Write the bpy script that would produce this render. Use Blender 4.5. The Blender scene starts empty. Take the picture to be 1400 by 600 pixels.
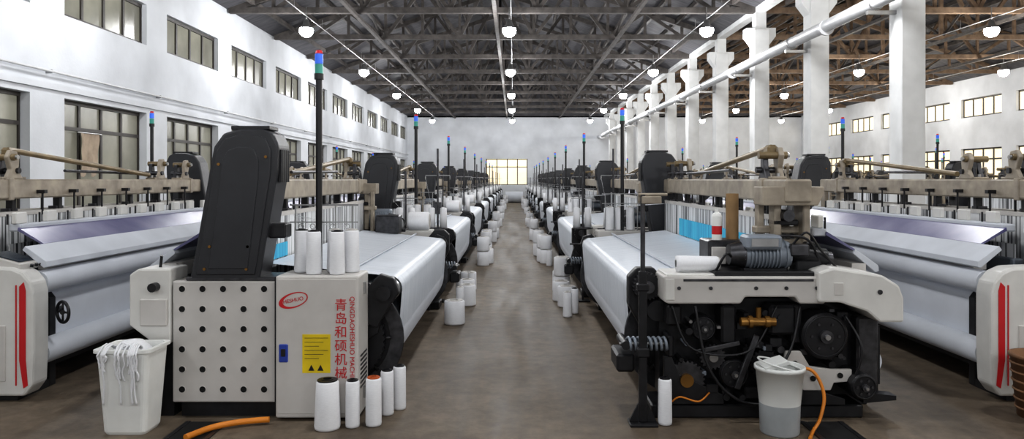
import bpy, bmesh, math, random
from mathutils import Vector, Matrix
random.seed(7)
scene = bpy.context.scene
scene.view_settings.view_transform = 'Standard'
try: scene.view_settings.look = 'Medium High Contrast'
except Exception: pass
COL = scene.collection

# ------------------------------------------------------------ materials
def lin(c):
    out = []
    for v in c:
        v = v/255.0
        out.append(v/12.92 if v <= 0.04045 else ((v+0.055)/1.055)**2.4)
    return out
MATS = {}
def mat(name, rgb, rough=0.5, metal=0.0, noise=0.12, nscale=6.0, bump=0.0, bscale=60.0, emit=None, estr=0.0, rgb2=None, stretch=None, spec=0.5):
    m = bpy.data.materials.new(name); m.use_nodes = True
    nt = m.node_tree; b = nt.nodes['Principled BSDF']
    c = lin(rgb)
    tc = nt.nodes.new('ShaderNodeTexCoord')
    mp = nt.nodes.new('ShaderNodeMapping')
    if stretch: mp.inputs['Scale'].default_value = stretch
    nt.links.new(tc.outputs['Object'], mp.inputs['Vector'])
    nz = nt.nodes.new('ShaderNodeTexNoise'); nz.inputs['Scale'].default_value = nscale
    nz.inputs['Detail'].default_value = 5.0
    nt.links.new(mp.outputs['Vector'], nz.inputs['Vector'])
    rp = nt.nodes.new('ShaderNodeValToRGB')
    if rgb2:
        c2 = lin(rgb2)
        rp.color_ramp.elements[0].color = (*c2, 1); rp.color_ramp.elements[1].color = (*c, 1)
    else:
        rp.color_ramp.elements[0].color = (*[x*(1-noise*1.6) for x in c], 1)
        rp.color_ramp.elements[1].color = (*[min(1, x*(1+noise*0.6)) for x in c], 1)
    rp.color_ramp.elements[0].position = 0.3; rp.color_ramp.elements[1].position = 0.7
    nt.links.new(nz.outputs['Fac'], rp.inputs['Fac'])
    nt.links.new(rp.outputs['Color'], b.inputs['Base Color'])
    b.inputs['Roughness'].default_value = rough
    b.inputs['Metallic'].default_value = metal
    b.inputs['Specular IOR Level'].default_value = spec
    if bump > 0:
        n2 = nt.nodes.new('ShaderNodeTexNoise'); n2.inputs['Scale'].default_value = bscale
        nt.links.new(mp.outputs['Vector'], n2.inputs['Vector'])
        bp = nt.nodes.new('ShaderNodeBump'); bp.inputs['Strength'].default_value = bump
        bp.inputs['Distance'].default_value = 0.02
        nt.links.new(n2.outputs['Fac'], bp.inputs['Height'])
        nt.links.new(bp.outputs['Normal'], b.inputs['Normal'])
    if emit:
        b.inputs['Emission Color'].default_value = (*lin(emit), 1)
        b.inputs['Emission Strength'].default_value = estr
    MATS[name] = m
    return m

def stripes(name, rgb_a, rgb_b, axis, scale, rough=0.7, dist=3.0, pos=(0.35, 0.6)):
    m = bpy.data.materials.new(name); m.use_nodes = True
    nt = m.node_tree; b = nt.nodes['Principled BSDF']
    tc = nt.nodes.new('ShaderNodeTexCoord'); mp = nt.nodes.new('ShaderNodeMapping')
    sc = [0.6, 0.6, 0.6]; sc[axis] = scale
    mp.inputs['Scale'].default_value = sc
    nt.links.new(tc.outputs['Object'], mp.inputs['Vector'])
    nz = nt.nodes.new('ShaderNodeTexNoise'); nz.inputs['Scale'].default_value = 1.0; nz.inputs['Detail'].default_value = dist
    nt.links.new(mp.outputs['Vector'], nz.inputs['Vector'])
    rp = nt.nodes.new('ShaderNodeValToRGB')
    rp.color_ramp.elements[0].color = (*lin(rgb_a), 1); rp.color_ramp.elements[1].color = (*lin(rgb_b), 1)
    rp.color_ramp.elements[0].position = pos[0]; rp.color_ramp.elements[1].position = pos[1]
    nt.links.new(nz.outputs['Fac'], rp.inputs['Fac'])
    nt.links.new(rp.outputs['Color'], b.inputs['Base Color'])
    b.inputs['Roughness'].default_value = rough
    MATS[name] = m

mat('wall_paint', (216, 219, 224), 0.9, noise=0.10, nscale=0.9, bump=0.1, bscale=20, spec=0.2)
mat('column_paint', (220, 221, 221), 0.85, noise=0.1, nscale=2.0, spec=0.2)
mat('roof_dark', (88, 87, 91), 0.7, noise=0.3, nscale=2.0, stretch=(1, 6, 1))
mat('truss_paint', (92, 87, 84), 0.7, noise=0.25)
mat('truss_timber', (128, 108, 90), 0.8, noise=0.25)
mat('window_frame', (62, 58, 55), 0.5, noise=0.1)
mat('glass_dull', (130, 129, 118), 0.22, noise=0.3, nscale=0.9, emit=(190, 188, 170), estr=0.16, rgb2=(74, 73, 68))
mat('glass_warm', (235, 225, 200), 0.4, noise=0.2, nscale=0.8, emit=(255, 236, 196), estr=0.85)
mat('loom_white', (214, 213, 209), 0.42, noise=0.06)
mat('panel_grey', (198, 195, 191), 0.48, noise=0.05)
mat('beige', (162, 152, 137), 0.5, noise=0.22, nscale=8)
mat('brass_tube', (128, 112, 84), 0.4, metal=0.3, noise=0.25)
mat('black_metal', (36, 36, 39), 0.42, metal=0.2, noise=0.3, nscale=12)
mat('black_plastic', (46, 47, 51), 0.38, noise=0.12, bump=0.15, bscale=300)
mat('black_trim', (30, 30, 33), 0.4, noise=0.1)
mat('dark_steel', (88, 88, 91), 0.38, metal=0.8, noise=0.3, nscale=14)
mat('steel', (180, 180, 180), 0.3, metal=0.9, noise=0.15)
mat('motor_grey', (138, 146, 156), 0.45, metal=0.2, noise=0.15)
mat('brass', (150, 112, 60), 0.35, metal=0.8, noise=0.2)
mat('cloth_white', (216, 220, 227), 0.7, noise=0.04, nscale=3, spec=0.3)
mat('cloth_grey', (198, 202, 209), 0.8, noise=0.06, nscale=3, spec=0.3)
mat('yarn_white', (230, 231, 234), 0.8, noise=0.05, nscale=40, stretch=(1, 1, 12), spec=0.3)
mat('red_paint', (196, 36, 42), 0.4, noise=0.05)
mat('yellow_label', (228, 200, 30), 0.5, noise=0.1)
mat('blue_latch', (46, 70, 160), 0.4, noise=0.1)
stripes('cyan_cord', (10, 140, 195), (70, 195, 228), 1, 60, 0.6)
mat('violet_plastic', (120, 119, 148), 0.34, noise=0.3, nscale=2, rgb2=(64, 62, 108))
mat('hole_black', (14, 14, 15), 0.8)
mat('card_brown', (150, 122, 86), 0.8, noise=0.15)
mat('basket_brown', (130, 96, 68), 0.8, noise=0.2)
mat('orange_hose', (214, 132, 40), 0.45, noise=0.1)
mat('tube_orange', (190, 96, 50), 0.5)
mat('bin_white', (228, 229, 226), 0.4, noise=0.05)
mat('bucket_white', (222, 224, 222), 0.3, noise=0.04)
mat('bucket_liquid', (166, 171, 174), 0.3, noise=0.1)
mat('lamp_shell', (150, 150, 150), 0.4, metal=0.6)
mat('lamp_glow', (255, 255, 255), 0.5, emit=(255, 255, 255), estr=60)
mat('sig_red', (190, 40, 50), 0.3, emit=(255, 30, 50), estr=0.15)
mat('sig_blue', (50, 95, 190), 0.3, emit=(60, 120, 255), estr=0.4)
mat('sig_green', (60, 130, 120), 0.3, emit=(60, 170, 150), estr=0.25)
mat('pipe_grey', (205, 206, 208), 0.4, noise=0.06)
mat('screen', (40, 50, 60), 0.2)
mat('drape_cloth', (176, 160, 142), 0.9, noise=0.15)
stripes('warp_threads', (200, 207, 216), (224, 229, 236), 1, 140, 0.45)
stripes('heald_wires', (70, 72, 76), (224, 226, 228), 1, 40, 0.6, dist=6, pos=(0.42, 0.54))

def floor_mat():
    m = bpy.data.materials.new('concrete_floor'); m.use_nodes = True
    nt = m.node_tree; b = nt.nodes['Principled BSDF']
    tc = nt.nodes.new('ShaderNodeTexCoord')
    def noise(scale, detail, stretch=None):
        n = nt.nodes.new('ShaderNodeTexNoise'); n.inputs['Scale'].default_value = scale; n.inputs['Detail'].default_value = detail; n.inputs['Roughness'].default_value = 0.68
        if stretch:
            mp = nt.nodes.new('ShaderNodeMapping'); mp.inputs['Scale'].default_value = stretch
            nt.links.new(tc.outputs['Object'], mp.inputs['Vector']); nt.links.new(mp.outputs['Vector'], n.inputs['Vector'])
        else: nt.links.new(tc.outputs['Object'], n.inputs['Vector'])
        return n
    def ramp(n, a, bb, p0, p1):
        r = nt.nodes.new('ShaderNodeValToRGB'); r.color_ramp.elements[0].color = (*a, 1); r.color_ramp.elements[1].color = (*bb, 1)
        r.color_ramp.elements[0].position = p0; r.color_ramp.elements[1].position = p1
        nt.links.new(n.outputs['Fac'], r.inputs['Fac']); return r
    def mul(x, y):
        mx = nt.nodes.new('ShaderNodeMix'); mx.data_type = 'RGBA'; mx.blend_type = 'MULTIPLY'; mx.inputs[0].default_value = 1
        nt.links.new(x, mx.inputs[6]); nt.links.new(y, mx.inputs[7]); return mx.outputs[2]
    n1 = noise(0.7, 8); n2 = noise(7, 8); n3 = noise(1.0, 6, (2.6, .22, 1))
    r1 = ramp(n1, lin((94, 83, 70)), lin((125, 113, 98)), 0.35, 0.65)
    r2 = ramp(n2, (0.66,)*3, (1.08,)*3, 0.32, 0.62)
    r3 = ramp(n3, (0.66,)*3, (1.06,)*3, 0.36, 0.58)
    nt.links.new(mul(mul(r1.outputs['Color'], r2.outputs['Color']), r3.outputs['Color']), b.inputs['Base Color'])
    mr = nt.nodes.new('ShaderNodeMapRange'); mr.inputs[1].default_value = 0.3; mr.inputs[2].default_value = 0.7
    mr.inputs[3].default_value = 0.45; mr.inputs[4].default_value = 0.72
    b.inputs['Specular IOR Level'].default_value = 0.35
    nt.links.new(n3.outputs['Fac'], mr.inputs[0]); nt.links.new(mr.outputs[0], b.inputs['Roughness'])
    bp = nt.nodes.new('ShaderNodeBump'); bp.inputs['Strength'].default_value = 0.2; bp.inputs['Distance'].default_value = 0.02
    nt.links.new(n2.outputs['Fac'], bp.inputs['Height']); nt.links.new(bp.outputs['Normal'], b.inputs['Normal'])
    MATS['floor'] = m
floor_mat()

# ------------------------------------------------------------ mesh builder
class MB:
    def __init__(s):
        s.v = []; s.f = []; s.m = []; s.sm = []; s.mats = []; s.T = Matrix.Identity(4)
    def mi(s, name):
        if name not in s.mats: s.mats.append(name)
        return s.mats.index(name)
    def add(s, vs, fs, mt, smooth=False):
        o = len(s.v); i = s.mi(mt)
        for p in vs: s.v.append(tuple(s.T @ Vector(p)))
        for k, f in enumerate(fs):
            s.f.append([o+a for a in f]); s.m.append(i)
            s.sm.append(smooth if isinstance(smooth, bool) else smooth[k])
    def box(s, x0, x1, y0, y1, z0, z1, mt, bev=0.0, rot=None, seg=1):
        cx, cy, cz = (x0+x1)/2, (y0+y1)/2, (z0+z1)/2
        hx, hy, hz = abs(x1-x0)/2, abs(y1-y0)/2, abs(z1-z0)/2
        M = Matrix.Translation((cx, cy, cz))
        if rot: M = M @ Matrix.Rotation(rot[1], 4, rot[0])
        if bev <= 0:
            vs = [M @ Vector((a*hx, b*hy, c*hz)) for a in (-1, 1) for b in (-1, 1) for c in (-1, 1)]
            fs = [(0, 1, 3, 2), (4, 6, 7, 5), (0, 4, 5, 1), (2, 3, 7, 6), (0, 2, 6, 4), (1, 5, 7, 3)]
            s.add(vs, fs, mt)
        else:
            bm = bmesh.new(); bmesh.ops.create_cube(bm, size=1)
            for v in bm.verts: v.co = Vector((v.co.x*2*hx, v.co.y*2*hy, v.co.z*2*hz))
            bmesh.ops.bevel(bm, geom=bm.edges[:], offset=min(bev, hx*0.9, hy*0.9, hz*0.9), segments=seg, affect='EDGES', profile=0.5)
            bm.verts.index_update()
            s.add([M @ v.co for v in bm.verts], [[v.index for v in f.verts] for f in bm.faces], mt)
            bm.free()
    def prism(s, poly, a0, a1, mt, plane='xz', bev=0.0, seg=2):
        n = len(poly)
        def P(p, a):
            if plane == 'xz': return Vector((p[0], a, p[1]))
            if plane == 'yz': return Vector((a, p[0], p[1]))
            return Vector((p[0], p[1], a))
        vs = [P(p, a0) for p in poly]+[P(p, a1) for p in poly]
        fs = [list(range(n)), list(range(2*n-1, n-1, -1))]+[[i, (i+1) % n, n+(i+1) % n, n+i] for i in range(n)]
        bm = bmesh.new(); bv = [bm.verts.new(v) for v in vs]
        for f in fs: bm.faces.new([bv[i] for i in f])
        bmesh.ops.recalc_face_normals(bm, faces=bm.faces[:])
        if bev > 0:
            bmesh.ops.bevel(bm, geom=bm.edges[:], offset=bev, segments=seg, affect='EDGES', profile=0.5, clamp_overlap=True)
        bm.verts.index_update()
        s.add([v.co for v in bm.verts], [[v.index for v in f.verts] for f in bm.faces], mt)
        bm.free()
    def cyl(s, p0, p1, r, mt, r1=None, seg=16, caps=True, capmat=None):
        if r1 is None: r1 = r
        p0 = Vector(p0); p1 = Vector(p1); d = (p1-p0)
        if d.length < 1e-6: return
        d.normalize()
        a = d.orthogonal().normalized(); b = d.cross(a)
        R0 = [p0+(a*math.cos(t)+b*math.sin(t))*r for t in [2*math.pi*i/seg for i in range(seg)]]
        R1 = [p1+(a*math.cos(t)+b*math.sin(t))*r1 for t in [2*math.pi*i/seg for i in range(seg)]]
        s.add(R0+R1, [[i, (i+1) % seg, seg+(i+1) % seg, seg+i] for i in range(seg)], mt, True)
        if caps:
            s.add(R0, [list(range(seg-1, -1, -1))], capmat or mt); s.add(R1, [list(range(seg))], capmat or mt)
    def lathe(s, prof, o, mt, axis=(0, 0, 1), seg=20, smooth=True):
        o = Vector(o); d = Vector(axis).normalized(); a = d.orthogonal().normalized(); b = d.cross(a)
        vs = []; fs = []
        for (r, h) in prof:
            for i in range(seg):
                t = 2*math.pi*i/seg
                vs.append(o+d*h+(a*math.cos(t)+b*math.sin(t))*r)
        for k in range(len(prof)-1):
            for i in range(seg):
                j = (i+1) % seg
                fs.append([k*seg+i, k*seg+j, (k+1)*seg+j, (k+1)*seg+i])
        s.add(vs, fs, mt, smooth)
    def tube(s, pts, r, mt, seg=6):
        pts = [Vector(p) for p in pts]; n = len(pts); vs = []; fs = []
        prev = None
        for k, p in enumerate(pts):
            d = (pts[min(k+1, n-1)]-pts[max(k-1, 0)]).normalized()
            a = (prev - d*prev.dot(d)).normalized() if prev is not None and (prev-d*prev.dot(d)).length > 1e-4 else d.orthogonal().normalized()
            prev = a; b = d.cross(a)
            for i in range(seg):
                t = 2*math.pi*i/seg; vs.append(p+(a*math.cos(t)+b*math.sin(t))*r)
        for k in range(n-1):
            for i in range(seg):
                j = (i+1) % seg; fs.append([k*seg+i, k*seg+j, (k+1)*seg+j, (k+1)*seg+i])
        fs.append(list(range(seg-1, -1, -1))); fs.append([(n-1)*seg+i for i in range(seg)])
        s.add(vs, fs, mt, [True]*(len(fs)-2)+[False, False])
    def torus(s, c, axis, R, r, mt, seg=24, rs=8):
        c = Vector(c); d = Vector(axis).normalized(); a = d.orthogonal().normalized(); b = d.cross(a)
        vs = []; fs = []
        for i in range(seg):
            t = 2*math.pi*i/seg; e = a*math.cos(t)+b*math.sin(t)
            for j in range(rs):
                q = 2*math.pi*j/rs; vs.append(c+e*(R+r*math.cos(q))+d*r*math.sin(q))
        for i in range(seg):
            for j in range(rs):
                fs.append([i*rs+j, ((i+1) % seg)*rs+j, ((i+1) % seg)*rs+(j+1) % rs, i*rs+(j+1) % rs])
        s.add(vs, fs, mt, True)
    def gear(s, c, R, y0, y1, mt, teeth=24, th=0.012):
        poly = []
        for i in range(teeth*4):
            t = 2*math.pi*i/(teeth*4); rr = R+(th if i % 4 in (0, 1) else 0)
            poly.append((c[0]+rr*math.cos(t), c[1]+rr*math.sin(t)))
        s.prism(poly, y0, y1, mt)
    def sheet(s, prof, y0, y1, mt):
        vs = [(p[0], y0, p[1]) for p in prof]+[(p[0], y1, p[1]) for p in prof]; n = len(prof)
        s.add(vs, [[i, i+1, n+i+1, n+i] for i in range(n-1)], mt, True)
    def mesh(s, name):
        me = bpy.data.meshes.new(name); me.from_pydata(s.v, [], s.f)
        for n in s.mats: me.materials.append(MATS[n])
        me.polygons.foreach_set('material_index', s.m); me.polygons.foreach_set('use_smooth', s.sm)
        me.update(); return me

def obj(name, me, loc=(0, 0, 0), rz=0.0, rot=None, scale=None, parent=None):
    o = bpy.data.objects.new(name, me); COL.objects.link(o)
    o.location = loc; o.rotation_euler = rot if rot else (0, 0, rz)
    if scale: o.scale = scale
    if parent: o.parent = parent
    return o
def smoothcurve(P, n=8):
    P = [Vector(p) for p in P]; out = []
    for i in range(len(P)-1):
        p0 = P[max(i-1, 0)]; p1 = P[i]; p2 = P[i+1]; p3 = P[min(i+2, len(P)-1)]
        for k in range(n):
            t = k/n; out.append(0.5*((2*p1)+(-p0+p2)*t+(2*p0-5*p1+4*p2-p3)*t*t+(-p0+3*p1-3*p2+p3)*t**3))
    out.append(P[-1]); return out

# ------------------------------------------------------------ room
YB = 52.0; YF = -5.0; XL = -7.6; XR = 20.4; XC = 6.5; EAVE = 6.1; RIDGE = 8.7; BAY = 3.65
b = MB(); b.add([(XL-0.3, YF, 0), (XR+0.3, YF, 0), (XR+0.3, YB, 0), (XL-0.3, YB, 0)], [(0, 1, 2, 3)], 'floor')
obj('floor', b.mesh('floor'))
WW = 2.77
starts = [12.36+BAY*k for k in range(-4, 11)]
LZ0, LZ1, UZ0, UZ1 = 0.95, 2.97, 4.37, 5.21
def side_wall(name, x0, x1):
    b = MB()
    b.box(x0, x1, YF, YB, 0, LZ0, 'wall_paint'); b.box(x0, x1, YF, YB, LZ1, UZ0, 'wall_paint'); b.box(x0, x1, YF, YB, UZ1, EAVE+0.1, 'wall_paint')
    e = YF
    for s0 in starts:
        for za, zb in ((LZ0, LZ1), (UZ0, UZ1)): b.box(x0, x1, e, s0, za, zb, 'wall_paint')
        e = s0+WW
    for za, zb in ((LZ0, LZ1), (UZ0, UZ1)): b.box(x0, x1, e, YB, za, zb, 'wall_paint')
    return obj(name, b.mesh(name))
side_wall('wall_left', XL-0.35, XL); side_wall('wall_right', XR, XR+0.35)
def window_mesh(name, h, cols, transom, glass):
    b = MB(); w = WW; t = 0.065
    b.box(-0.012, 0.012, 0, w, 0, h, glass)
    b.box(-0.05, 0.05, 0, w, 0, t, 'window_frame'); b.box(-0.05, 0.05, 0, w, h-t, h, 'window_frame')
    for i in range(cols+1):
        y = i*w/cols; b.box(-0.045, 0.045, max(0, y-t/2), min(w, y+t/2), 0, h, 'window_frame')
    if transom: b.box(-0.045, 0.045, 0, w, h*transom-t/2, h*transom+t/2, 'window_frame')
    return b.mesh(name)
wl = window_mesh('win_low', LZ1-LZ0, 4, 0.76, 'glass_dull'); wu = window_mesh('win_up', UZ1-UZ0, 4, None, 'glass_dull')
wlr = window_mesh('win_low_w', LZ1-LZ0, 4, 0.76, 'glass_warm'); wur = window_mesh('win_up_w', UZ1-UZ0, 4, None, 'glass_warm')
n = 1
for s0 in starts:
    for me, x, z in ((wl, XL-0.2, LZ0), (wu, XL-0.15, UZ0), (wlr, XR+0.15, LZ0), (wur, XR+0.15, UZ0)):
        obj('window_%d' % n, me, (x, s0, z)); n += 1
b = MB()
b.box(XL, XL+0.05, YF, YB, LZ1+0.1, LZ1+0.20, 'wall_paint')
obj('trim_1', b.mesh('trim'))
b = MB(); b.cyl((XL+0.1, YF, 3.35), (XL+0.1, YB, 3.35), 0.02, 'pipe_grey', seg=8)
for s0 in starts: b.box(XL, XL+0.11, s0-0.5, s0-0.47, 3.32, 3.38, 'steel')
obj('wall_conduit', b.mesh('wall_conduit'))
b = MB(); vs = []; fs = []
for i in range(13):
    for j in range(9):
        vs.append((XL-.10+.02*math.sin(i*1.7+j*.4), 13.0+i*.045+.02*math.sin(j*1.3), 2.42-j*.09-(.06*math.sin(i*.9) if j == 8 else 0)))
for i in range(12):
    for j in range(8): fs.append((i*9+j, (i+1)*9+j, (i+1)*9+j+1, i*9+j+1))
b.add(vs, fs, 'drape_cloth', True); b.cyl((XL-.10, 12.9, 2.43), (XL-.10, 13.65, 2.43), .012, 'steel', seg=6)
obj('hanging_cloth', b.mesh('hanging_cloth'))

b = MB(); bx0, bx1, bz0, bz1 = -2.0, 0.95, 1.2, 3.05
b.box(XL, bx0, YB, YB+0.3, 0, EAVE, 'wall_paint'); b.box(bx1, XR, YB, YB+0.3, 0, EAVE, 'wall_paint')
b.box(bx0, bx1, YB, YB+0.3, 0, bz0, 'wall_paint'); b.box(bx0, bx1, YB, YB+0.3, bz1, EAVE, 'wall_paint')
obj('wall_back', b.mesh('wall_back'))
b = MB(); b.box(bx0, bx1, YB+0.12, YB+0.14, bz0, bz1, 'glass_warm')
for x in (bx0, bx0+0.74, bx0+1.48, bx0+2.2, bx1-0.06): b.box(x, x+0.06, YB+0.08, YB+0.16, bz0, bz1, 'window_frame')
for z in (bz0, bz1-0.06, bz0+1.25): b.box(bx0, bx1, YB+0.08, YB+0.16, z, z+0.05, 'window_frame')
obj('window_%d' % n, b.mesh('win_back'))

# roof
b = MB()
for xa, xb in ((XL, XC), (XC, XR)):
    xm = (xa+xb)/2
    for (p, q, zp, zq) in ((xa, xm, EAVE, RIDGE), (xm, xb, RIDGE, EAVE)):
        b.add([(p, YF, zp), (q, YF, zq), (q, YB+0.3, zq), (p, YB+0.3, zp), (p, YF, zp+0.15), (q, YF, zq+0.15), (q, YB+0.3, zq+0.15), (p, YB+0.3, zp+0.15)],
              [(0, 1, 2, 3), (4, 7, 6, 5), (0, 4, 5, 1), (2, 6, 7, 3)], 'roof_dark')
    b.add([(xa, YB, EAVE-0.1), (xb, YB, EAVE-0.1), (xb, YB, EAVE), (xm, YB, RIDGE), (xa, YB, EAVE)], [(0, 1, 2, 3, 4)], 'roof_dark')
    for i in range(1, 10):
        for sgn in (-1, 1):
            t = i/10; x = xm+sgn*(xb-xa)/2*(1-t); z = EAVE+(RIDGE-EAVE)*t-0.09
            b.box(x-0.04, x+0.04, YF, YB, z-0.06, z+0.06, 'truss_paint')
obj('ceiling', b.mesh('ceiling'))
def member(b, p, q, w, mt):
    p = Vector(p); q = Vector(q); d = q-p; Ln = d.length; ang = math.atan2(d.z, d.x)
    c = (p+q)/2
    M = Matrix.Translation(c) @ Matrix.Rotation(-ang, 4, 'Y')
    vs = [M @ Vector((a*Ln/2, bb*w/2, cc*w/2)) for a in (-1, 1) for bb in (-1, 1) for cc in (-1, 1)]
    b.add(vs, [(0, 1, 3, 2), (4, 6, 7, 5), (0, 4, 5, 1), (2, 3, 7, 6), (0, 2, 6, 4), (1, 5, 7, 3)], mt)
def truss_mesh(span, mt, name):
    b = MB(); h = span/2; z0 = 0.0; zr = RIDGE-EAVE-0.25
    member(b, (-h, 0, z0), (h, 0, z0), 0.15, mt)
    for sg in (-1, 1):
        member(b, (sg*h, 0, z0), (0, 0, zr), 0.15, mt)
        N = 6
        for i in range(1, N):
            x = sg*h*i/N; zt = zr*(1-i/N)
            member(b, (x, 0, z0), (x+0.001, 0, zt), 0.08, mt)
            xn = sg*h*(i-1)/N
            member(b, (x, 0, z0 if i % 2 else zt), (xn, 0, zr*(1-(i-1)/N) if i % 2 else z0), 0.10, mt)
    member(b, (0, 0, z0), (0.001, 0, zr), 0.1, mt)
    return b.mesh(name)
tl = truss_mesh(XC-XL-0.1, 'truss_paint', 'truss_l'); tr = truss_mesh(XR-XC-0.1, 'truss_timber', 'truss_r')
colY = [11.9+BAY*k for k in range(-4, 11)]
for y in colY:
    obj('roof_truss', tl, ((XL+XC)/2, y+0.2, EAVE-0.03)); obj('roof_truss', tr, ((XC+XR)/2, y+0.2, EAVE-0.03))
b = MB()
for x in (-4.2, -0.5, 3.2, 10, 13.5, 17):
    b.box(x-0.05, x+0.05, 0, YB, EAVE-0.18, EAVE-0.1, 'truss_paint')
    for k, y in enumerate(colY[:-1]):
        zr = RIDGE-0.5-abs(x-(XL+XC)/2 if x < XC else x-(XC+XR)/2)*0.36
        p = Vector((x, y+0.2, EAVE if k % 2 else zr)); q = Vector((x, y+0.2+BAY, zr if k % 2 else EAVE))
        b.tube([p, q], 0.045, 'truss_paint', 5)
obj('roof_bracing', b.mesh('roof_bracing'))

# columns
b = MB()
b.box(-0.2, 0.2, 0, 0.4, 0, 5.55, 'column_paint', 0.015)
b.prism([(-0.2, 5.12), (-0.38, 5.36), (-0.38, 5.58), (0.38, 5.58), (0.38, 5.36), (0.2, 5.12)], 0.03, 0.37, 'column_paint')
b.box(-0.14, 0.14, 0.06, 0.34, 5.55, 6.0, 'column_paint')
cm = b.mesh('column')
for y in colY: obj('concrete_column', cm, (6.5, y, 0))
b = MB(); b.box(6.38, 6.62, YF, YB, 6.0, 6.2, 'column_paint'); obj('roof_girder', b.mesh('girder'))
b = MB(); b.cyl((5.98, YF, 4.5), (5.98, YB-0.05, 4.6), 0.115, 'pipe_grey', seg=16)
for y in colY:
    b.box(5.83, 6.298, y+0.15, y+0.22, 4.32, 4.38, 'steel'); b.torus((5.98, y+0.18, 4.53), (0, 1, 0), 0.125, 0.015, 'steel', 20, 6)
for y in range(2, 52, 6): b.cyl((5.98, y, 4.505), (5.98, y+0.06, 4.505), 0.15, 'pipe_grey', seg=16)
obj('overhead_pipe', b.mesh('pipe'))

# lamps
b = MB()
b.lathe([(0.03, 0.30), (0.07, 0.28), (0.09, 0.16), (0.17, 0.09), (0.18, 0.06)], (0, 0, 0), 'lamp_shell', seg=20)
b.lathe([(0.165, 0.07), (0.18, 0.02), (0.17, -0.05), (0.12, -0.12), (0.06, -0.15), (0.0005, -0.16)], (0, 0, 0), 'lamp_glow', seg=20)
b.cyl((0, 0, 0.29), (0, 0, 0.62), 0.012, 'lamp_shell', seg=6)
lm = b.mesh('lamp')
lampY = [-2.9, 4.4, 11.7, 19.0, 26.3, 33.6, 40.9, 48.2]
for X in (-5.4, -0.13, 5.0, 12.4, 17.6):
    for y in lampY:
        o = obj('high_bay_lamp', lm, (X, y, 5.45))
        Lg = bpy.data.lights.new('lamp_light', 'POINT')
        Lg.energy = {48.2: 95, 40.9: 140}.get(y, 180 if y > 0 else 200)
        if X < -5: Lg.energy *= 0.8
        Lg.shadow_soft_size = 0.2
        Lg.color = (0.985, 0.99, 1.0) if X < 7 else (1.0, 0.94, 0.84)
        lo = bpy.data.objects.new('lamp_light', Lg); COL.objects.link(lo); lo.location = (0, 0, -0.4); lo.parent = o
b = MB()
for X in (-5.4, -0.13, 5.0, 12.4, 17.6):
    b.tube([(X+.05, YF, 5.8), (X+.05, YB-.02, 5.8)], 0.012, 'pipe_grey', 5)
    for y in [YF+2+2.6*i for i in range(21)]: b.cyl((X+.05, y, 5.8), (X+.05, y, 6.05), 0.006, 'steel', seg=4)
obj('lamp_cable', b.mesh('cable'))

b = MB()
for x in (-2.02, 2.02, -4.9, 4.9):
    b.box(x-0.11, x+0.11, 0.5, 4.82, 0.0, 0.004, 'hole_black')
    b.box(x-0.14, x-0.11, 0.5, 4.82, 0.0, 0.008, 'dark_steel'); b.box(x+0.11, x+0.14, 0.5, 4.82, 0.0, 0.008, 'dark_steel')
obj('cable_trench', b.mesh('trench'))

# ------------------------------------------------------------ loom
L = 4.4
def arc(cx, cz, r, a0, a1, n):
    return [(cx+r*math.cos(math.radians(a0+(a1-a0)*i/n)), cz+r*math.sin(math.radians(a0+(a1-a0)*i/n))) for i in range(n+1)]

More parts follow.
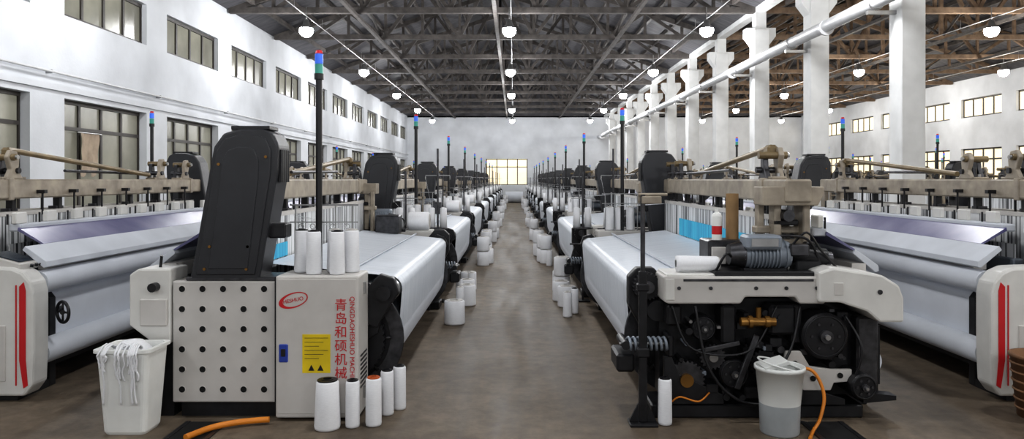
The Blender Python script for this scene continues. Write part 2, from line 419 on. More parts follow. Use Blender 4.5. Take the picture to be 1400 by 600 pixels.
def drive_end(b):
    rnd = random.Random(3)
    K = 'black_metal'
    b.prism([(1.0, .12), (1.0, .78), (2.1, .78), (2.36, .65), (2.36, .12)], 0.14, 0.3, K)
    b.box(0.92, 2.34, 0.0, 0.32, 0, 0.09, K, 0.01)
    b.prism([(0.99, .955), (0.99, .79), (1.02, .775), (1.50, .775), (1.53, .82), (1.86, .82), (1.89, .775), (2.06, .775), (2.06, .955)], -0.06, .30, 'panel_grey', bev=0.012)
    b.box(1.0, 1.06, -0.068, -0.055, .80, .94, 'loom_white', 0.004)
    b.box(1.12, 1.98, -0.066, -0.058, .925, .94, 'dark_steel')
    b.box(1.02, 1.34, -0.02, 0.3, .95, .968, 'loom_white', 0.006); b.box(1.34, 2.0, -0.03, 0.3, .95, .985, K, 0.006)
    for x in (1.09, 1.30, 1.60, 1.80, 2.0): b.cyl((x, -.07, .88), (x, -.06, .88), .012, 'dark_steel', seg=10)
    b.prism([(2.0, .99), (2.1, 1.02), (2.42, .97), (2.53, .90), (2.56, .82), (2.56, .66), (2.40, .66), (2.32, .73), (2.14, .79), (2.0, .79)], -0.1, 0.30, 'loom_white', bev=0.015)
    b.box(2.10, 2.16, -.106, -.1, .84, .92, 'panel_grey', .002); b.cyl((2.40, -.108, .86), (2.40, -.1, .86), .016, 'dark_steel', seg=10)
    b.box(2.32, 2.47, 0.05, 0.30, .1, .67, 'dark_steel', 0.015)
    b.box(2.47, 2.5, 0.1, 0.28, .2, .6, K)
    def disc(x, z, r, y0, y1, mt=K, hub=True):
        b.lathe([(0.001, 0), (r*0.92, 0), (r, 0.012), (r, y1-y0)], (x, y0, z), mt, axis=(0, 1, 0), seg=32, smooth=False)
        b.torus((x, y0, z), (0, 1, 0), r*0.86, 0.006, K, 28, 6)
        if hub:
            b.cyl((x, y0-0.03, z), (x, y0, z), r*0.28, 'dark_steel', seg=16); b.cyl((x, y0-0.045, z), (x, y0-0.03, z), r*0.12, 'steel', seg=8)
            for i in range(6):
                t = i*math.pi/3; b.cyl((x+r*.58*math.cos(t), y0-0.008, z+r*.58*math.sin(t)), (x+r*.58*math.cos(t), y0, z+r*.58*math.sin(t)), 0.009, 'dark_steel', seg=6)
    disc(2.06, .56, .155, -0.06, 0.14)
    disc(2.29, .24, .085, -0.12, 0.14)
    disc(1.27, .60, .085, 0.0, 0.14)
    disc(1.47, .30, .10, -0.02, 0.14)
    b.box(1.70, 1.88, -.03, .14, .56, .76, K, .02)
    b.gear((1.15, .26), .115, -0.01, 0.05, 'dark_steel', 26)
    b.cyl((1.15, -0.04, .26), (1.15, 0, .26), .045, 'brass', seg=16)
    b.gear((1.33, .41), .075, 0.0, 0.06, 'dark_steel', 18); b.cyl((1.33, -0.03, .41), (1.33, 0.0, .41), .03, 'steel', seg=12)
    b.gear((1.68, .36), .09, 0.0, 0.06, K, 20)
    b.cyl((1.5, -0.05, .655), (1.73, -0.05, .655), .030, 'brass', seg=16); b.cyl((1.55, -0.05, .655), (1.575, -0.05, .655), .042, 'brass', seg=16)
    b.cyl((1.66, -0.05, .655), (1.69, -0.05, .655), .042, 'brass', seg=6); b.cyl((1.62, -0.05, .66), (1.62, -0.05, .75), .018, 'brass', seg=10)
    b.prism([(1.80, .46), (1.90, .46), (1.96, .36), (2.10, .34), (2.24, .34), (2.24, .26), (2.12, .25), (2.10, .20), (1.92, .20), (1.88, .24), (1.78, .28)], -0.05, -0.02, 'panel_grey', bev=0.005)
    for x, z in ((1.98, .28), (1.86, .38), (2.16, .30)): b.cyl((x, -0.06, z), (x, -0.05, z), .018, 'hole_black', seg=12)
    b.box(1.02, 1.12, -0.02, 0.14, .62, .76, K, 0.015); b.box(1.38, 1.48, -0.03, 0.14, .5, .76, K, 0.015)
    b.box(1.86, 1.93, 0.0, 0.14, .5, .76, K, 0.01); b.box(1.55, 1.8, 0.02, 0.14, .12, .2, 'dark_steel', 0.01)
    b.prism([(1.0, .10), (1.0, .42), (1.05, .42), (1.1, .3), (1.4, .16), (1.4, .10)], -0.02, 0.02, K, bev=0.004)
    b.prism([(1.72, .10), (1.72, .22), (1.82, .26), (2.2, .14), (2.2, .10)], -0.04, 0.0, K, bev=0.004)
    for i in range(64):
        x = rnd.uniform(1.03, 2.3); z = rnd.uniform(.13, .74); s = rnd.uniform(.010, .032)
        mt = rnd.choice([K, 'dark_steel', 'dark_steel', K, K, 'motor_grey', 'steel'])
        if mt in ('steel', 'motor_grey'): s = min(s, .015)
        if rnd.random() < .5: b.box(x-s, x+s*rnd.uniform(1, 2), 0.03-rnd.random()*.06, 0.14, z-s, z+s, mt, 0.004)
        else: b.cyl((x, 0.02-rnd.random()*.06, z), (x, 0.14, z), s*0.8, mt, seg=10)
    def hose(pts, r=0.008, mt='black_trim'): b.tube(smoothcurve(pts, 6), r, mt, 6)
    hose([(1.05, -.04, .76), (1.15, -.07, .5), (1.4, -.08, .44), (1.6, -.06, .5), (1.75, -.03, .76)])
    hose([(1.2, -.05, .76), (1.28, -.09, .36), (1.5, -.1, .14), (1.9, -.06, .12)], .01)
    hose([(1.9, -.04, .76), (1.83, -.08, .5), (1.7, -.09, .25), (1.75, -.03, .1)], .009)
    hose([(1.05, -.03, .12), (1.1, -.06, .16), (1.22, -.06, .13), (1.3, -.03, .18)], .006, 'orange_hose')
    hose([(2.2, -.03, .7), (2.28, -.1, .5), (2.25, -.08, .3)], .009)
    b.box(1.52, 1.56, -0.07, -0.04, .2, .58, 'dark_steel', 0.005, rot=('Y', 0.35)); b.box(1.2, 1.5, -0.06, -0.04, .47, .50, 'dark_steel', 0.005, rot=('Y', -0.2))
    b.prism([(2.34, .1), (2.56, .12), (2.56, .15), (2.34, .17)], 0.0, 0.1, K)
    b.cyl((.70, -.02, .505), (1.05, -.02, .505), .012, 'steel', seg=8)
    hel = [(.755+.27*i/140, -.02+.040*math.cos(i*2*math.pi*8/140), .505+.040*math.sin(i*2*math.pi*8/140)) for i in range(141)]
    b.tube(hel, .010, 'motor_grey', 6)
    b.box(.68, .80, -.05, .25, .32, .44, K, 0.015); b.box(1.02, 1.06, -.05, .14, .42, .56, K, 0.01)
    b.cyl((.74, -.06, .5), (.74, .2, .5), .03, K, seg=12)
    b.prism([(.80, .72), (.80, .92), (.86, .98), (.98, .98), (1.06, .88), (1.06, .45), (.95, .45)], 0.22, 0.32, K, bev=0.01)
    b.gear((.92, .86), .085, 0.14, 0.22, K, 22); b.cyl((.92, 0.09, .86), (.92, 0.14, .86), .04, 'dark_steel', seg=14)
    b.cyl((.98, .1, .70), (.98, .22, .70), .07, K, seg=18)
    b.cyl((1.56, .12, 1.085), (1.84, .12, 1.085), .092, 'motor_grey', seg=24)
    for i in range(9): b.cyl((1.60+i*.024, .12, 1.085), (1.608+i*.024, .12, 1.085), .105, 'motor_grey', seg=24)
    b.cyl((1.47, .12, 1.085), (1.57, .12, 1.085), .07, 'dark_steel', r1=.095, seg=20); b.cyl((1.84, .12, 1.085), (1.88, .12, 1.085), .105, 'motor_grey', r1=.085, seg=20)
    b.box(1.55, 1.79, -.03, .14, 1.13, 1.225, 'motor_grey', 0.016); b.box(1.58, 1.76, -.035, -.03, 1.15, 1.205, 'steel', .002)
    b.box(1.55, 1.84, .03, .2, .98, 1.0, K, 0.005)
    b.cyl((1.9, .14, 1.09), (2.14, .14, 1.06), .062, K, seg=18); b.cyl((2.14, .14, 1.06), (2.18, .14, 1.055), .045, 'dark_steel', seg=14)
    b.box(1.92, 2.1, .08, .2, .97, 1.05, K, 0.01)
    b.box(2.0, 2.06, .1, .2, 1.1, 1.17, K, 0.008)
    b.box(1.86, 1.99, .02, .12, 1.08, 1.16, 'dark_steel', .01)
    hose([(1.7, .1, 1.2), (1.85, .02, 1.22), (2.0, .05, 1.18), (2.1, .1, 1.0)], .009)
    hose([(1.5, .1, 1.05), (1.42, .0, 1.1), (1.36, .05, .97)], .009)
    hose([(1.9, .1, 1.15), (1.98, .05, 1.24), (2.08, .06, 1.12), (2.2, .1, 1.0)], .008)
    b.box(1.38, 1.66, .30, .56, .95, 1.165, 'dark_steel', 0.01)
    b.box(1.40, 1.5, .27, .30, 1.0, 1.12, 'panel_grey', 0.004)
    for x in (1.72, 2.0): b.box(x, x+.045, .26, .34, .95, 1.45, 'beige', 0.008)
    b.box(1.70, 2.06, .24, .34, 1.22, 1.27, 'beige', 0.008)
    b.prism([(1.70, 1.42), (2.08, 1.42), (2.12, 1.50), (2.12, 1.55), (1.70, 1.55)], .10, .30, 'beige', bev=.008)
    b.cyl((1.88, .1, 1.35), (1.88, .3, 1.35), .04, 'dark_steel', seg=16); b.box(1.80, 1.97, .16, .3, 1.28, 1.32, K, 0.008)

def rocker(b, v, f=1):
    T = b.T.copy(); b.T = T @ Matrix.Translation((0, v, 0))
    if f < 0: b.T = b.T @ Matrix.Scale(-1, 4, (0, 1, 0))
    b.prism([(-.10, 1.6), (.10, 1.6), (.05, 1.68), (.09, 1.78), (.05, 1.84), (-.02, 1.83), (-.05, 1.76), (-.04, 1.68)], -.36, -.32, 'beige', plane='yz', bev=0.008)
    b.prism([(-.09, 1.6), (.08, 1.6), (.04, 1.68), (.02, 1.78), (-.04, 1.78), (-.04, 1.68)], -.26, -.22, 'dark_steel', plane='yz', bev=0.008)
    b.cyl((-.39, .04, 1.78), (-.18, .04, 1.78), .028, 'brass_tube', seg=14); b.cyl((-.41, .04, 1.78), (-.39, .04, 1.78), .018, 'steel', seg=8)
    b.cyl((-.38, -.02, 1.67), (-.18, -.02, 1.67), .024, 'dark_steel', seg=12)
    b.box(-.35, -.24, -.15, .15, 1.6, 1.62, 'beige', 0.005)
    for dy in (-.12, .12): b.cyl((-.3, dy, 1.62), (-.3, dy, 1.645), .014, 'steel', seg=6)
    b.T = T

def loom(kind):
    b = MB(); K = 'black_metal'
    for v0 in (.30, 4.02):
        b.prism([(-.86, .0), (-.86, .68), (-.72, .86), (.62, .86), (.72, .76), (.68, .5), (.35, .35), (.62, .08), (.62, 0)], v0, v0+.08, K, bev=0.006)
    for (u, z, w) in ((-.6, .15, .07), (.0, .16, .09), (-.45, .72, .05), (.1, .75, .045)):
        b.box(u-w, u+w, .3, 4.1, z-w, z+w, K)
    b.box(-.62, .05, .38, 4.0, .3, .62, K)
    bu, bz, R = .43, .45, .37
    b.cyl((bu, .45, bz), (bu, 3.95, bz), R, 'cloth_white', seg=40, caps=False)
    for v0 in (.41, 3.95):
        b.lathe([(R+.045, 0), (R+.05, .01), (R+.045, .03), (R-.05, .03), (R-.05, 0), (R+.045, 0)], (bu, v0, bz), 'dark_steel', axis=(0, 1, 0), seg=40, smooth=False)
        b.cyl((bu, v0+.005, bz), (bu, v0+.025, bz), R-.04, K, seg=32)
        for i in range(8):
            t = i*math.pi/4
            b.tube([(bu+.07*math.cos(t), v0-.005 if v0 < 1 else v0+.035, bz+.07*math.sin(t)), (bu+.33*math.cos(t), v0-.005 if v0 < 1 else v0+.035, bz+.33*math.sin(t))], .014, K, 6)
    b.gear((bu, bz), .28, .34, .40, K, 40); b.gear((bu, bz), .28, 4.0, 4.06, K, 40)
    b.cyl((bu, .15, bz), (bu, 4.25, bz), .06, 'dark_steel', seg=16)
    prof = [(-.17, .985), (.70, .895)]+arc(.735, .80, .092, 95, -2, 8)+[(.802, .47)]
    b.sheet(prof, .47, 3.93, 'warp_threads')
    b.cyl((.735, .33, .80), (.735, 4.1, .80), .085, 'steel', seg=24)
    for v0 in (.26, 4.04):
        b.prism([(.55, .60), (.60, .82), (.70, .93), (.80, .90), (.84, .80), (.78, .72), (.68, .55)], v0, v0+.07, K, bev=0.008)
        b.cyl((.735, v0-.06 if v0 < 1 else v0+.07, .80), (.735, v0 if v0 < 1 else v0+.13, .80), .05, K, seg=16)
    b.cyl((.45, .33, .935), (.45, 4.05, .935), .010, 'cloth_grey', seg=10)
    for i, u in enumerate((-.20, -.26, -.32)):
        dz = (.02, -.015, .01)[i]
        b.box(u-.008, u+.008, .4, 4.0, .70+dz, 1.30+dz, 'heald_wires')
        b.box(u-.014, u+.014, .36, 4.04, 1.29+dz, 1.325+dz, 'panel_grey'); b.box(u-.014, u+.014, .36, 4.04, .66+dz, .70+dz, 'steel')
        for v0 in (.36, 4.02): b.box(u-.014, u+.014, v0, v0+.02, .66+dz, 1.33+dz, 'steel')
    for v in [.55+.62*i for i in range(6)]:
        b.box(-.30, -.24, v, v+.05, 1.33, 1.44, 'black_trim', 0.005); b.box(-.29, -.22, v-.03, v+.08, 1.335, 1.36, 'dark_steel')
        b.cyl((-.24, v+.2, 1.30), (-.24, v+.2, 1.44), .01, 'black_trim', seg=6)
    b.box(-.38, -.20, .08, 4.32, 1.44, 1.60, 'beige', 0.012)
    b.box(-.39, -.19, .5, .56, 1.43, 1.61, 'beige', .006); b.box(-.39, -.19, 3.8, 3.86, 1.43, 1.61, 'beige', .006)
    for v0 in (.10, 4.12):
        for u in (-.40, -.20): b.box(u, u+.05, v0, v0+.12, .86, 1.44, 'beige', 0.008)
        b.box(-.42, -.13, v0-.02, v0+.16, .84, .90, 'beige', 0.01); b.box(-.38, -.18, v0+.02, v0+.10, 1.13, 1.18, 'beige', 0.006)
    for v in ((.55, 1.0, 3.78) if kind == 'A' else (.62, 1.25, 3.75)): rocker(b, v, -1 if v < 2 else 1)
    b.cyl((-.30, 1.45, 1.65), (-.30, 3.75, 1.84), .024, 'brass_tube', seg=12); b.cyl((-.24, 1.3, 1.66), (-.24, 2.9, 1.68), .014, 'dark_steel', seg=8)
    b.box(-.34, -.26, 3.68, 3.80, 1.79, 1.86, 'brass_tube', 0.02)
    b.cyl((-.30, 1.2, 1.6), (-.30, 1.2, 1.70), .02, 'dark_steel', seg=8)
    for v in [.8+.45*i for i in range(7)]:
        b.cyl((-.42, v, 1.30), (-.42, v, 1.50), .009, 'black_trim', seg=6); b.box(-.45, -.38, v-.02, v+.02, 1.48, 1.51, 'black_trim')
    b.box(-.52, -.44, .36, 4.04, .86, .98, 'motor_grey', 0.01); b.box(-.485, -.475, .4, 4.0, .98, 1.09, 'heald_wires')
    b.box(-.60, -.50, .36, 4.04, 1.19, 1.25, 'cloth_grey', 0.01)
    for v in [.5+.38*i for i in range(10)]:
        b.box(-.57, -.53, v, v+.13, 1.25, 1.34, 'loom_white', 0.006); b.cyl((-.55, v+.2, 1.25), (-.55, v+.2, 1.33), .008, 'black_trim', seg=6)
    ve = .12 if kind == 'B' else .32
    b.prism([(-.59, 1.225), (-.79, 1.10), (-.79, 1.085), (-.585, 1.20)], .34, 4.06, 'violet_plastic')
    b.prism([(-.79, 1.10), (-.95, .985), (-.955, .945), (-.93, .935), (-.77, 1.07)], ve, L-ve, 'cloth_grey', bev=0.004)
    b.box(-.86, -.76, .32, 4.08, .90, 1.0, 'panel_grey')
    b.cyl((-.88, ve, .83), (-.88, L-ve, .83), .085, 'cloth_white', seg=28)
    b.cyl((-.80, ve, .68), (-.80, L-ve, .68), .045, 'cloth_white', seg=20)
    b.sheet([(-.82, .76), (-.84, .66), (-.83, .38)], .2, 4.2, 'cloth_white')
    b.cyl((-.88, ve, .30), (-.88, L-ve, .30), .095, 'cloth_white', seg=28)
    b.box(-.74, -.70, .33, 4.07, .2, .85, 'dark_steel')
    su = .30; pr = .022
    b.cyl((su, .16, .86), (su, .16, 2.29), pr, 'black_trim', seg=12); b.box(su-.05, su+.05, .11, .21, .86, .90, K)
    b.cyl((su, .16, 2.29), (su, .16, 2.33), .032, 'black_trim', seg=14)
    b.cyl((su, .16, 2.33), (su, .16, 2.395), .028, 'sig_green', seg=14); b.cyl((su, .16, 2.40), (su, .16, 2.465), .028, 'sig_blue', seg=14)
    b.cyl((su, .16, 2.47), (su, .16, 2.49), .027, 'sig_red', r1=.02, seg=14)
    prof = [(-.53, .92), (-.475, 1.20), (-.385, 1.72), (-.365, 1.82), (-.30, 1.91), (-.19, 1.94), (-.04, 1.94), (.03, 1.91), (.07, 1.83), (.065, 1.66), (-.06, .92)]
    b.prism(prof, .0, .26, 'black_plastic', bev=0.018)
    c = (-.22, 1.42)
    inner = [(c[0]+(p[0]-c[0])*.84, c[1]+(p[1]-c[1])*.92) for p in prof]
    b.prism(inner, -.012, .01, 'black_plastic', bev=0.008)
    inner2 = [(c[0]+(p[0]-c[0])*.56, c[1]-.02+(p[1]-c[1])*.80) for p in prof]
    b.prism(inner2, -.020, .0, 'black_plastic', bev=0.006)
    for p in ((-.385, 1.15), (-.13, 1.15), (-.325, 1.70), (-.01, 1.75), (-.42, 1.0), (-.14, 1.0)): b.cyl((p[0], -.02, p[1]), (p[0], -.008, p[1]), .010, 'brass', seg=8)
    b.box(-.26, .0, .03, .22, 1.935, 1.96, 'black_trim', .004)
    for i in range(7): b.box(.06, .08, .04+.026*i, .052+.026*i, 1.58, 1.80, 'black_trim')
    b.box(-.02, .10, .06, .2, 1.2, 1.3, K, .01)
    for du in (.12, .40, .52):
        b.cyl((du, .22, .9), (du, .22, 1.42), .006, 'steel', seg=6)
    b.cyl((.08, .22, 1.42), (.56, .22, 1.42), .006, 'steel', seg=6); b.cyl((.08, .22, 1.30), (.56, .22, 1.30), .005, 'steel', seg=6)
    for du in (.16, .24, .38, .48): b.torus((du, .22, 1.27), (0, 1, 0), .018, .003, 'steel', 14, 5)
    if kind == 'A':
        for a, c2 in ((.20, .16), (.31, .24), (.425, .38), (.48, .48)): b.cyl((a, .12, 1.24), (c2, .22, 1.27), .0016, 'yarn_white', seg=4); b.cyl((c2, .22, 1.27), (-.1, .9, 1.32), .0016, 'yarn_white', seg=4)
        o = 1.65
        b.box(-2.29+o, -1.585+o, .0, .26, .105, .92, 'panel_grey', 0.012, seg=2)
        for i in range(5):
            for j in range(6):
                x = -2.225+o+i*.1375; z = .865-j*.1345
                b.cyl((x, -.002, z), (x, .004, z), .022, 'hole_black', seg=16)
                b.torus((x, -.001, z), (0, 1, 0), .023, .0025, 'panel_grey', 16, 5)
        b.box(-2.25+o, -1.6+o, .05, .26, .0, .11, K)
        b.box(-1.58+o, -1.03+o, -.06, .26, .02, .96, 'panel_grey', 0.012, seg=2)
        b.box(-1.595+o, -1.575+o, -.03, .25, .03, .95, K)
        b.box(-1.57+o, -1.045+o, -.064, -.058, .05, .94, 'panel_grey', 0.003)
        b.box(-2.2+o, -1.6+o, .0, .26, .92, .945, 'dark_steel', 0.004)
        b.box(-1.555+o, -1.495+o, -.072, -.06, .39, .51, 'blue_latch', 0.006); b.box(-1.54+o, -1.51+o, -.078, -.07, .43, .48, 'black_trim', 0.003)
        b.box(-1.40+o, -1.215+o, -.067, -.06, .32, .575, 'yellow_label')
        for j in range(6): b.box(-1.385+o, -1.23+o-.03*(j % 3), -.0685, -.066, .55-j*.027, .553-j*.027, 'black_trim')
        b.prism([(-1.36+o, .335), (-1.32+o, .335), (-1.34+o, .375)], -.0685, -.066, 'black_trim'); b.prism([(-1.30+o, .335), (-1.26+o, .335), (-1.28+o, .375)], -.0685, -.066, 'black_trim')
        for z in (.15, .86):
            b.cyl((-1.025+o, .1, z-.04), (-1.025+o, .1, z+.04), .012, 'steel', seg=8)
        for j in range(8): b.box(-1.032+o, -1.026+o, .0, .2, .2+j*.03, .212+j*.03, 'dark_steel')
        b.prism([(-2.58+o, .96), (-2.52+o, 1.0), (-2.30+o, 1.0), (-2.30+o, .50), (-2.42+o, .50), (-2.58+o, .62)], .0, .26, 'loom_white', bev=0.012)
        b.box(-2.50+o, -2.32+o, -.02, .0, .62, .80, 'panel_grey', 0.006); b.cyl((-2.40+o, -.06, .88), (-2.40+o, 0, .88), .03, 'black_trim', seg=12)
        b.cyl((-2.42+o, .1, .98), (-2.40+o, .08, 1.08), .010, 'black_trim', seg=8)
        b.box(-2.52+o, -2.3+o, .05, .26, .0, .5, K)
    else:
        for (v0, v1, s) in ((-.10, .08, -1), (4.32, 4.50, 1)):
            b.prism([(-.93, .04), (-.99, .12), (-1.0, .35), (-1.0, .78), (-.98, .86), (-.92, .93), (-.84, .965), (-.46, .98), (-.42, .95), (-.42, .75), (-.50, .30), (-.55, .04)], v0, v1, 'loom_white', bev=0.02)
            f0, f1 = (v0-.006, v0) if s < 0 else (v1, v1+.006)
            b.prism([(-.93, .86), (-.90, .83), (-.90, .30), (-.93, .10), (-.96, .12), (-.945, .30), (-.945, .80)], f0, f1, 'red_paint')
            b.box(-.88, -.872, f0, f1, .12, .84, 'red_paint')
            b.box(-.80, -.62, f0-.003, f1+.003, .15, .55, 'panel_grey', 0.003)
            a0, a1 = (v0+.04, .30) if s < 0 else (4.10, v1-.04)
            b.box(-.86, .65, a0, a1, .0, .06, K)
            b.box(-.50, .60, a0, a1, .06, .80, K, 0.01)
            b.box(-.40, .50, a0-.02, a1+.02, .80, .93, 'panel_grey', 0.02)
            fv = a0 if s < 0 else a1
            for (x, z, r) in ((-.2, .5, .15), (.2, .35, .17), (.45, .6, .1), (-.3, .22, .1)):
                b.cyl((x, fv, z), (x, fv+s*.05, z), r, K, seg=28); b.cyl((x, fv+s*.05, z), (x, fv+s*.08, z), r*.4, 'dark_steel', seg=16)
        b.torus((-1.05, 4.24, .60), (.5, .9, 0.0), .078, .012, 'black_trim', 24, 8); b.cyl((-1.06, 4.26, .60), (-.92, 4.05, .60), .018, 'black_trim', seg=10)
        ax = Vector((-.9, .5, 0)).normalized()
        for i in range(4):
            t = i*math.pi/2; d = ax*math.cos(t)+Vector((0, 0, 1))*math.sin(t)
            b.tube([Vector((-1.05, 4.24, .60)), Vector((-1.05, 4.24, .60))+d*.078], .008, 'black_trim', 6)
        b.prism([(-.88, .985), (-.60, 1.06), (-.60, .96), (-.88, .94)], 4.2, 4.46, 'panel_grey', bev=0.006)
        b.prism([(-.85, .997), (-.63, 1.056), (-.63, 1.062), (-.85, 1.003)], 4.23, 4.43, 'screen')
        for i in range(4): b.cyl((-.9, 4.22+.05*i, .955), (-.905, 4.22+.05*i, .975), .012, 'red_paint' if i == 0 else 'black_trim', seg=10)
    T = Matrix.Translation((1.65, L, 0)) @ Matrix.Rotation(math.pi, 4, 'Z')
    if kind == 'A':
        b.T = T; drive_end(b); b.T = Matrix.Identity(4)
    return b

lA = loom('A').mesh('loomA'); lB = loom('B').mesh('loomB')
for me in (lA, lB): me.transform(Matrix.Translation((0, -L/2, 0)))
PITCH = 5.0
first = None; firstR = None
for k in range(9):
    o = obj('power_loom', lA, (-1.65, 7.1+PITCH*k, 0))
    o2 = obj('power_loom', lA, (1.65, 7.1+PITCH*k, 0), math.pi)
    if k == 0: first = o; firstR = o2
    obj('power_loom', lB, (-4.45, 7.55+PITCH*k, 0), math.pi)
    obj('power_loom', lB, (4.42, 7.55+PITCH*k, 0), 0)
    for x, r in ((8.6, math.pi), (11.4, 0), (14.6, math.pi), (17.4, 0)):
        if k: obj('power_loom', lB, (x, 7.3+PITCH*k, 0), r)
b = MB(); b.box(-.186, -.176, 1.2-L/2, 3.95-L/2, .99, 1.17, 'cyan_cord'); obj('blue_cords', b.mesh('cords_r'), parent=firstR)
b = MB(); b.box(-.186, -.176, .42-L/2, 1.0-L/2, .99, 1.10, 'cyan_cord'); obj('blue_cords_b', b.mesh('cords_l'), parent=first)

def text(body, name, x, z, size, rot=0.0, mt='red_paint', y=-.068):
    c = bpy.data.curves.new(name, 'FONT'); c.body = body; c.size = size; c.extrude = 0.001
    c.align_x = 'CENTER'; c.align_y = 'CENTER'
    c.materials.append(MATS[mt])
    o = bpy.data.objects.new(name, c); COL.objects.link(o); o.parent = first
    o.matrix_local = Matrix.Translation((x+1.65, y-L/2, z)) @ Matrix.Rotation(math.pi/2, 4, 'X') @ Matrix.Rotation(rot, 4, 'Z')
    return o
for i, ch in enumerate('青岛和硕机械'):
    text(ch, 'lettering_%d' % (i+1), -1.145, .765-i*.09, .085)
text('QINGDAOHESHUO MACHINE', 'lettering_latin', -1.072, .53, .044, -math.pi/2)
text('HESHUO', 'logo_text', -1.46, .80, .035, .2)
b = MB()
b.T = Matrix.Translation((-1.46+1.65, -.067-L/2, .80)) @ Matrix.Rotation(-.3, 4, 'Y')
for i in range(28):
    t = 2*math.pi*i/28; t2 = 2*math.pi*(i+1)/28
    def q(a, k, z): return (a*k*math.cos(z), 0, (a*.5*k)*math.sin(z))
    w0 = .82+.1*math.cos(t); w1 = .82+.1*math.cos(t2)
    b.add([q(.10, 1, t), q(.10, 1, t2), q(.10, w1, t2), q(.10, w0, t)], [(0, 1, 2, 3)], 'red_paint')
obj('logo_ring', b.mesh('logo'), parent=first)

# ------------------------------------------------------------ yarn cones
def cone_mesh(name, r, h, core='black_trim', taper=.86):
    b = MB()
    b.lathe([(r*.45, .0), (r*.96, .004), (r, .02), (r*(1+taper)/2, h*.5), (r*taper, h*.93), (r*taper*.9, h*.96), (r*.42, h*.965)], (0, 0, 0), 'yarn_white', seg=28)
    b.lathe([(r*.45, h*.95), (r*.45, h*1.0), (r*.34, h*1.0), (r*.34, h*.8)], (0, 0, 0), core, seg=20, smooth=False)
    b.lathe([(r*.78, h*.962), (r*.78, h*.985), (r*.44, h*.985)], (0, 0, 0), core, seg=20, smooth=False)
    b.cyl((0, 0, h*.8), (0, 0, h*.81), r*.34, 'hole_black', seg=16)
    return b.mesh(name)
cBig = cone_mesh('cone_big', .083, .32); cSl = cone_mesh('cone_slim', .046, .31, taper=.95); cOr = cone_mesh('cone_or', .052, .32, 'tube_orange', .97)
cFat = cone_mesh('cone_fat', .115, .27, 'panel_grey', .97); cMid = cone_mesh('cone_mid', .055, .30, 'panel_grey', .9); cMidB = cone_mesh('cone_midb', .052, .30, 'black_trim', .9)
def cone(me, x, y, z=0, rot=None): return obj('yarn_cone', me, (x, y, z), rot=rot or (0, 0, random.random()*6))
cone(cBig, -1.20, 4.70); cone(cSl, -1.045, 4.73); cone(cOr, -.915, 4.76); cone(cSl, -.865, 4.98); cone(cSl, -.80, 5.10)
for x, y, me in ((-1.46, 5.03, cMidB), (-1.35, 4.93, cMidB), (-1.235, 5.04, cMid), (-1.19, 4.92, cMidB), (-1.12, 5.04, cMid)): cone(me, x, y, .96)
cone(cSl, .985, 4.78)
cone(cMid, 1.10, 4.98, 1.026, rot=(0, math.pi/2, 0))
rnd = random.Random(11)
for k in range(9):
    Y0 = 9.5+PITCH*k
    for sx in (-1, 1):
        if k == 0:
            pts = [(.66, 8.1, cFat), (.66, 8.9, cMid), (.60, 9.3, cFat), (.72, 9.58, cSl), (.64, 9.8, cFat), (.60, 10.25, cMid), (.66, 10.6, cFat)] if sx < 0 else \
                  [(.62, 8.5, cMid), (.72, 8.72, cSl), (.66, 9.2, cFat), (.62, 9.65, cFat), (.66, 10.1, cFat), (.60, 10.5, cMid)]
        else:
            pts = [(rnd.uniform(.50, .65), Y0+rnd.uniform(-1.0, 1.3), rnd.choice([cFat, cFat, cMid, cSl])) for _ in range(13)]
        used = []
        for x, y, me in pts:
            if y > 49.6 or any(abs(x-a)+abs(y-c) < .24 for a, c in used): continue
            used.append((x, y)); cone(me, sx*x, y)
            if me is cFat and rnd.random() < .45: cone(me, sx*x, y, .27)
    if k:
        for x in (-1.46, -1.33, -1.19): cone(cMid, x, 5.0+PITCH*k+rnd.uniform(0, .06), .96)
    for x in (1.46, 1.33, 1.20, 1.09)[:3+k % 2]: cone(cMid, x, 9.2+PITCH*k, .96)
    cone(cFat, -1.31, 9.06+PITCH*k, 1.083, rot=(0, math.pi/2, 0))

def stand_mesh(h, name):
    b = MB()
    b.box(-.09, .09, -.09, .09, 0, .02, 'black_metal', 0.004); b.cyl((0, 0, .02), (0, 0, h), .014, 'dark_steel', seg=10)
    b.cyl((-.16, 0, h-.35), (.16, 0, h-.35), .007, 'steel', seg=6); b.cyl((-.17, 0, .75), (.17, 0, .75), .012, 'dark_steel', seg=8)
    b.lathe([(.001, 0), (.13, .0), (.14, .012), (.13, .02), (.001, .02)], (0, 0, .95), 'dark_steel', seg=20)
    for dx in (-.16, .16): b.torus((dx, 0, h-.38), (1, 0, 0), .022, .004, 'steel', 12, 5)
    for dx, dy in ((-.08, 0), (.07, .04)):
        b.lathe([(.02, 0), (.05, .0), (.042, .25), (.02, .26)], (dx, dy, .972), 'yarn_white', seg=16)
    b.tube([(-.08, 0, 1.23), (-.16, 0, h-.38)], .0015, 'yarn_white', 4)
    return b.mesh(name)
sm = stand_mesh(2.0, 'stand'); sm2 = stand_mesh(1.7, 'stand2')
for k in range(9):
    obj('yarn_stand', sm, (-1.0, 9.57+PITCH*k, 0)); obj('yarn_stand', sm2, (.90, 9.60+PITCH*k, 0))
    obj('yarn_stand', sm2, (-1.42, 9.57+PITCH*k, 0)); obj('yarn_stand', sm, (1.3, 9.6+PITCH*k, 0))

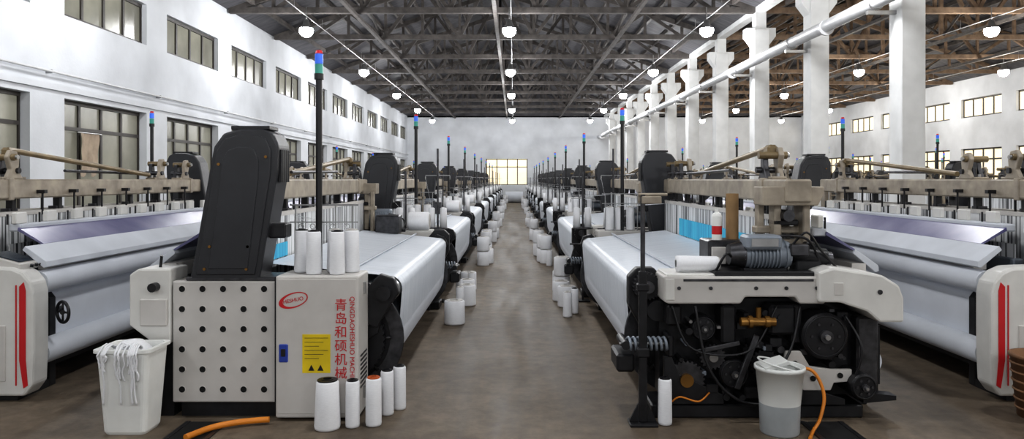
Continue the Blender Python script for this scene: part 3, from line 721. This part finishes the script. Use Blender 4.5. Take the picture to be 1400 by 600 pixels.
b = MB(); b.box(-.09, .09, -.07, .07, 0, .018, 'black_metal', 0.004); b.box(-.026, .026, -.022, .022, .018, 1.0, 'black_metal', 0.005)
b.cyl((0, 0, 1.0), (0, 0, 1.50), .016, 'dark_steel', seg=10); b.cyl((-.03, 0, 1.5), (.16, 0, 1.5), .010, 'beige', seg=8)
b.box(-.01, .12, -.02, .02, 1.44, 1.49, 'beige', 0.005); b.box(-.04, .04, -.03, .03, .44, .50, 'black_metal', 0.008); b.box(-.04, .04, -.03, .03, .87, .92, 'black_metal', 0.008)
b.prism([(-.03, .02), (-.09, .02), (-.03, .14)], -.01, .01, 'black_metal'); b.prism([(.03, .02), (.09, .02), (.03, .14)], -.01, .01, 'black_metal')
obj('support_post', b.mesh('post'), (.84, 4.78, 0))

b = MB(); b.lathe([(.001, 0), (.036, 0), (.036, .17), (.028, .19), (.014, .195), (.014, .22), (.001, .22)], (0, 0, 0), 'bin_white', seg=20, smooth=False)
b.lathe([(.0365, .04), (.0365, .10)], (0, 0, 0), 'red_paint', seg=20); obj('spray_can', b.mesh('can'), (1.455, 5.25, 1.166))
b = MB(); b.lathe([(.045, 0), (.045, .33), (.036, .33), (.036, 0), (.045, 0)], (0, 0, 0), 'card_brown', seg=24, smooth=False); obj('cardboard_tube', b.mesh('tube'), (1.585, 5.32, 1.166))

# waste bin
b = MB()
w0, d0, w1, d1, h = .125, .10, .165, .14, .52
rings = []
for (w, d, z) in ((w0, d0, 0), (w0+.01, d0+.01, .02), (w1, d1, h), (w1+.015, d1+.015, h), (w1+.015, d1+.015, h+.02), (w1-.01, d1-.01, h+.02), (w0-.01, d0-.01, .03)):
    pts = []; r = .035
    for cx, cy, a0 in ((1, 1, 0), (-1, 1, 90), (-1, -1, 180), (1, -1, 270)):
        for i in range(5):
            t = math.radians(a0+22.5*i); pts.append((cx*(w-r)+r*math.cos(t), cy*(d-r)+r*math.sin(t), z))
    rings.append(pts)
vs = [p for r_ in rings for p in r_]; fs = []
for k in range(len(rings)-1):
    for i in range(20): fs.append([k*20+i, k*20+(i+1) % 20, (k+1)*20+(i+1) % 20, (k+1)*20+i])
fs.append([(len(rings)-1)*20+i for i in range(20)]); fs.append(list(range(19, -1, -1)))
b.add(vs, fs, 'bin_white', False)
for i in range(22):
    x = rnd.uniform(-.15, .12); dy = -.168
    ln = rnd.uniform(.05, .2) if i % 5 else .32
    pts = [(x*.7, 0, .50), (x*.9, -.10, .555+rnd.random()*.02), (x, dy, .52)]
    for j in range(5): pts.append((x+rnd.uniform(-.01, .01), dy+.006+.08*ln*j/5, .52-ln*(j+1)/5))
    b.tube(smoothcurve(pts, 3), .006, 'yarn_white', 5)
b.lathe([(.001, .09), (.06, .08), (.11, .03), (.13, 0)], (0, 0, .49), 'yarn_white', seg=12)
obj('waste_bin', b.mesh('bin'), (-2.44, 4.68, 0))

# bucket
b = MB()
b.lathe([(.001, 0), (.115, 0), (.12, .01), (.126, .19)], (0, 0, 0), 'bucket_liquid', seg=32)
b.lathe([(.126, .19), (.147, .40), (.156, .40), (.156, .42), (.146, .425), (.14, .42), (.13, .25), (.12, .1)], (0, 0, 0), 'bucket_white', seg=32)
b.lathe([(.001, .0), (.128, .0)], (0, 0, .22), 'bucket_liquid', seg=32)
b.torus((0, 0, .43), (.25, 0, 1), .135, .006, 'bucket_white', 28, 6)
b.prism([(-.13, .43), (.02, .475), (.04, .455), (-.11, .405)], -.1, .06, 'bucket_white', bev=0.004)
obj('plastic_bucket', b.mesh('bucket'), (1.68, 4.63, 0))
b = MB(); b.tube(smoothcurve([(1.80, 4.80, .36), (1.93, 4.74, .36), (1.99, 4.70, .22), (1.95, 4.66, .08), (1.87, 4.58, .022), (1.80, 4.45, .022)]), .011, 'orange_hose', 8)
obj('orange_hose', b.mesh('hose1'))
b = MB(); b.tube(smoothcurve([(-2.0, 4.45, .03), (-1.92, 4.62, .03), (-1.8, 4.72, .03), (-1.66, 4.77, .03), (-1.60, 4.78, .03)]), .02, 'orange_hose', 8)
obj('orange_hose', b.mesh('hose2'))
b = MB(); b.lathe([(.001, 0), (.15, 0), (.19, .40), (.20, .40), (.20, .42), (.18, .42), (.14, .02)], (0, 0, 0), 'basket_brown', seg=24)
for z in (.06, .12, .18, .24, .30, .36): b.torus((0, 0, z), (0, 0, 1), .152+z*.10, .008, 'basket_brown', 24, 6)
obj('wicker_basket', b.mesh('basket'), (3.56, 4.92, 0))
b = MB(); b.cyl((-.6, 0, .38), (.6, 0, .38), .38, 'cloth_white', seg=32); b.cyl((-.7, 0, .38), (.7, 0, .38), .06, 'card_brown', seg=16)
obj('fabric_roll', b.mesh('froll'), (0.0, 50.3, 0))

# ------------------------------------------------------------ world + camera
w = bpy.data.worlds.new('World'); scene.world = w; w.use_nodes = True
w.node_tree.nodes['Background'].inputs[0].default_value = (0.95, 0.97, 1.0, 1); w.node_tree.nodes['Background'].inputs[1].default_value = 0.60
cam = bpy.data.cameras.new('camera'); cam.sensor_width = 36; cam.lens = 1000/1400*36
cam.shift_y = -55/1400; cam.shift_x = -3/1400; cam.clip_end = 200
co = bpy.data.objects.new('camera', cam); COL.objects.link(co)
co.location = (0, 0, 1.6); co.rotation_euler = (math.pi/2, 0, 0)
scene.camera = co
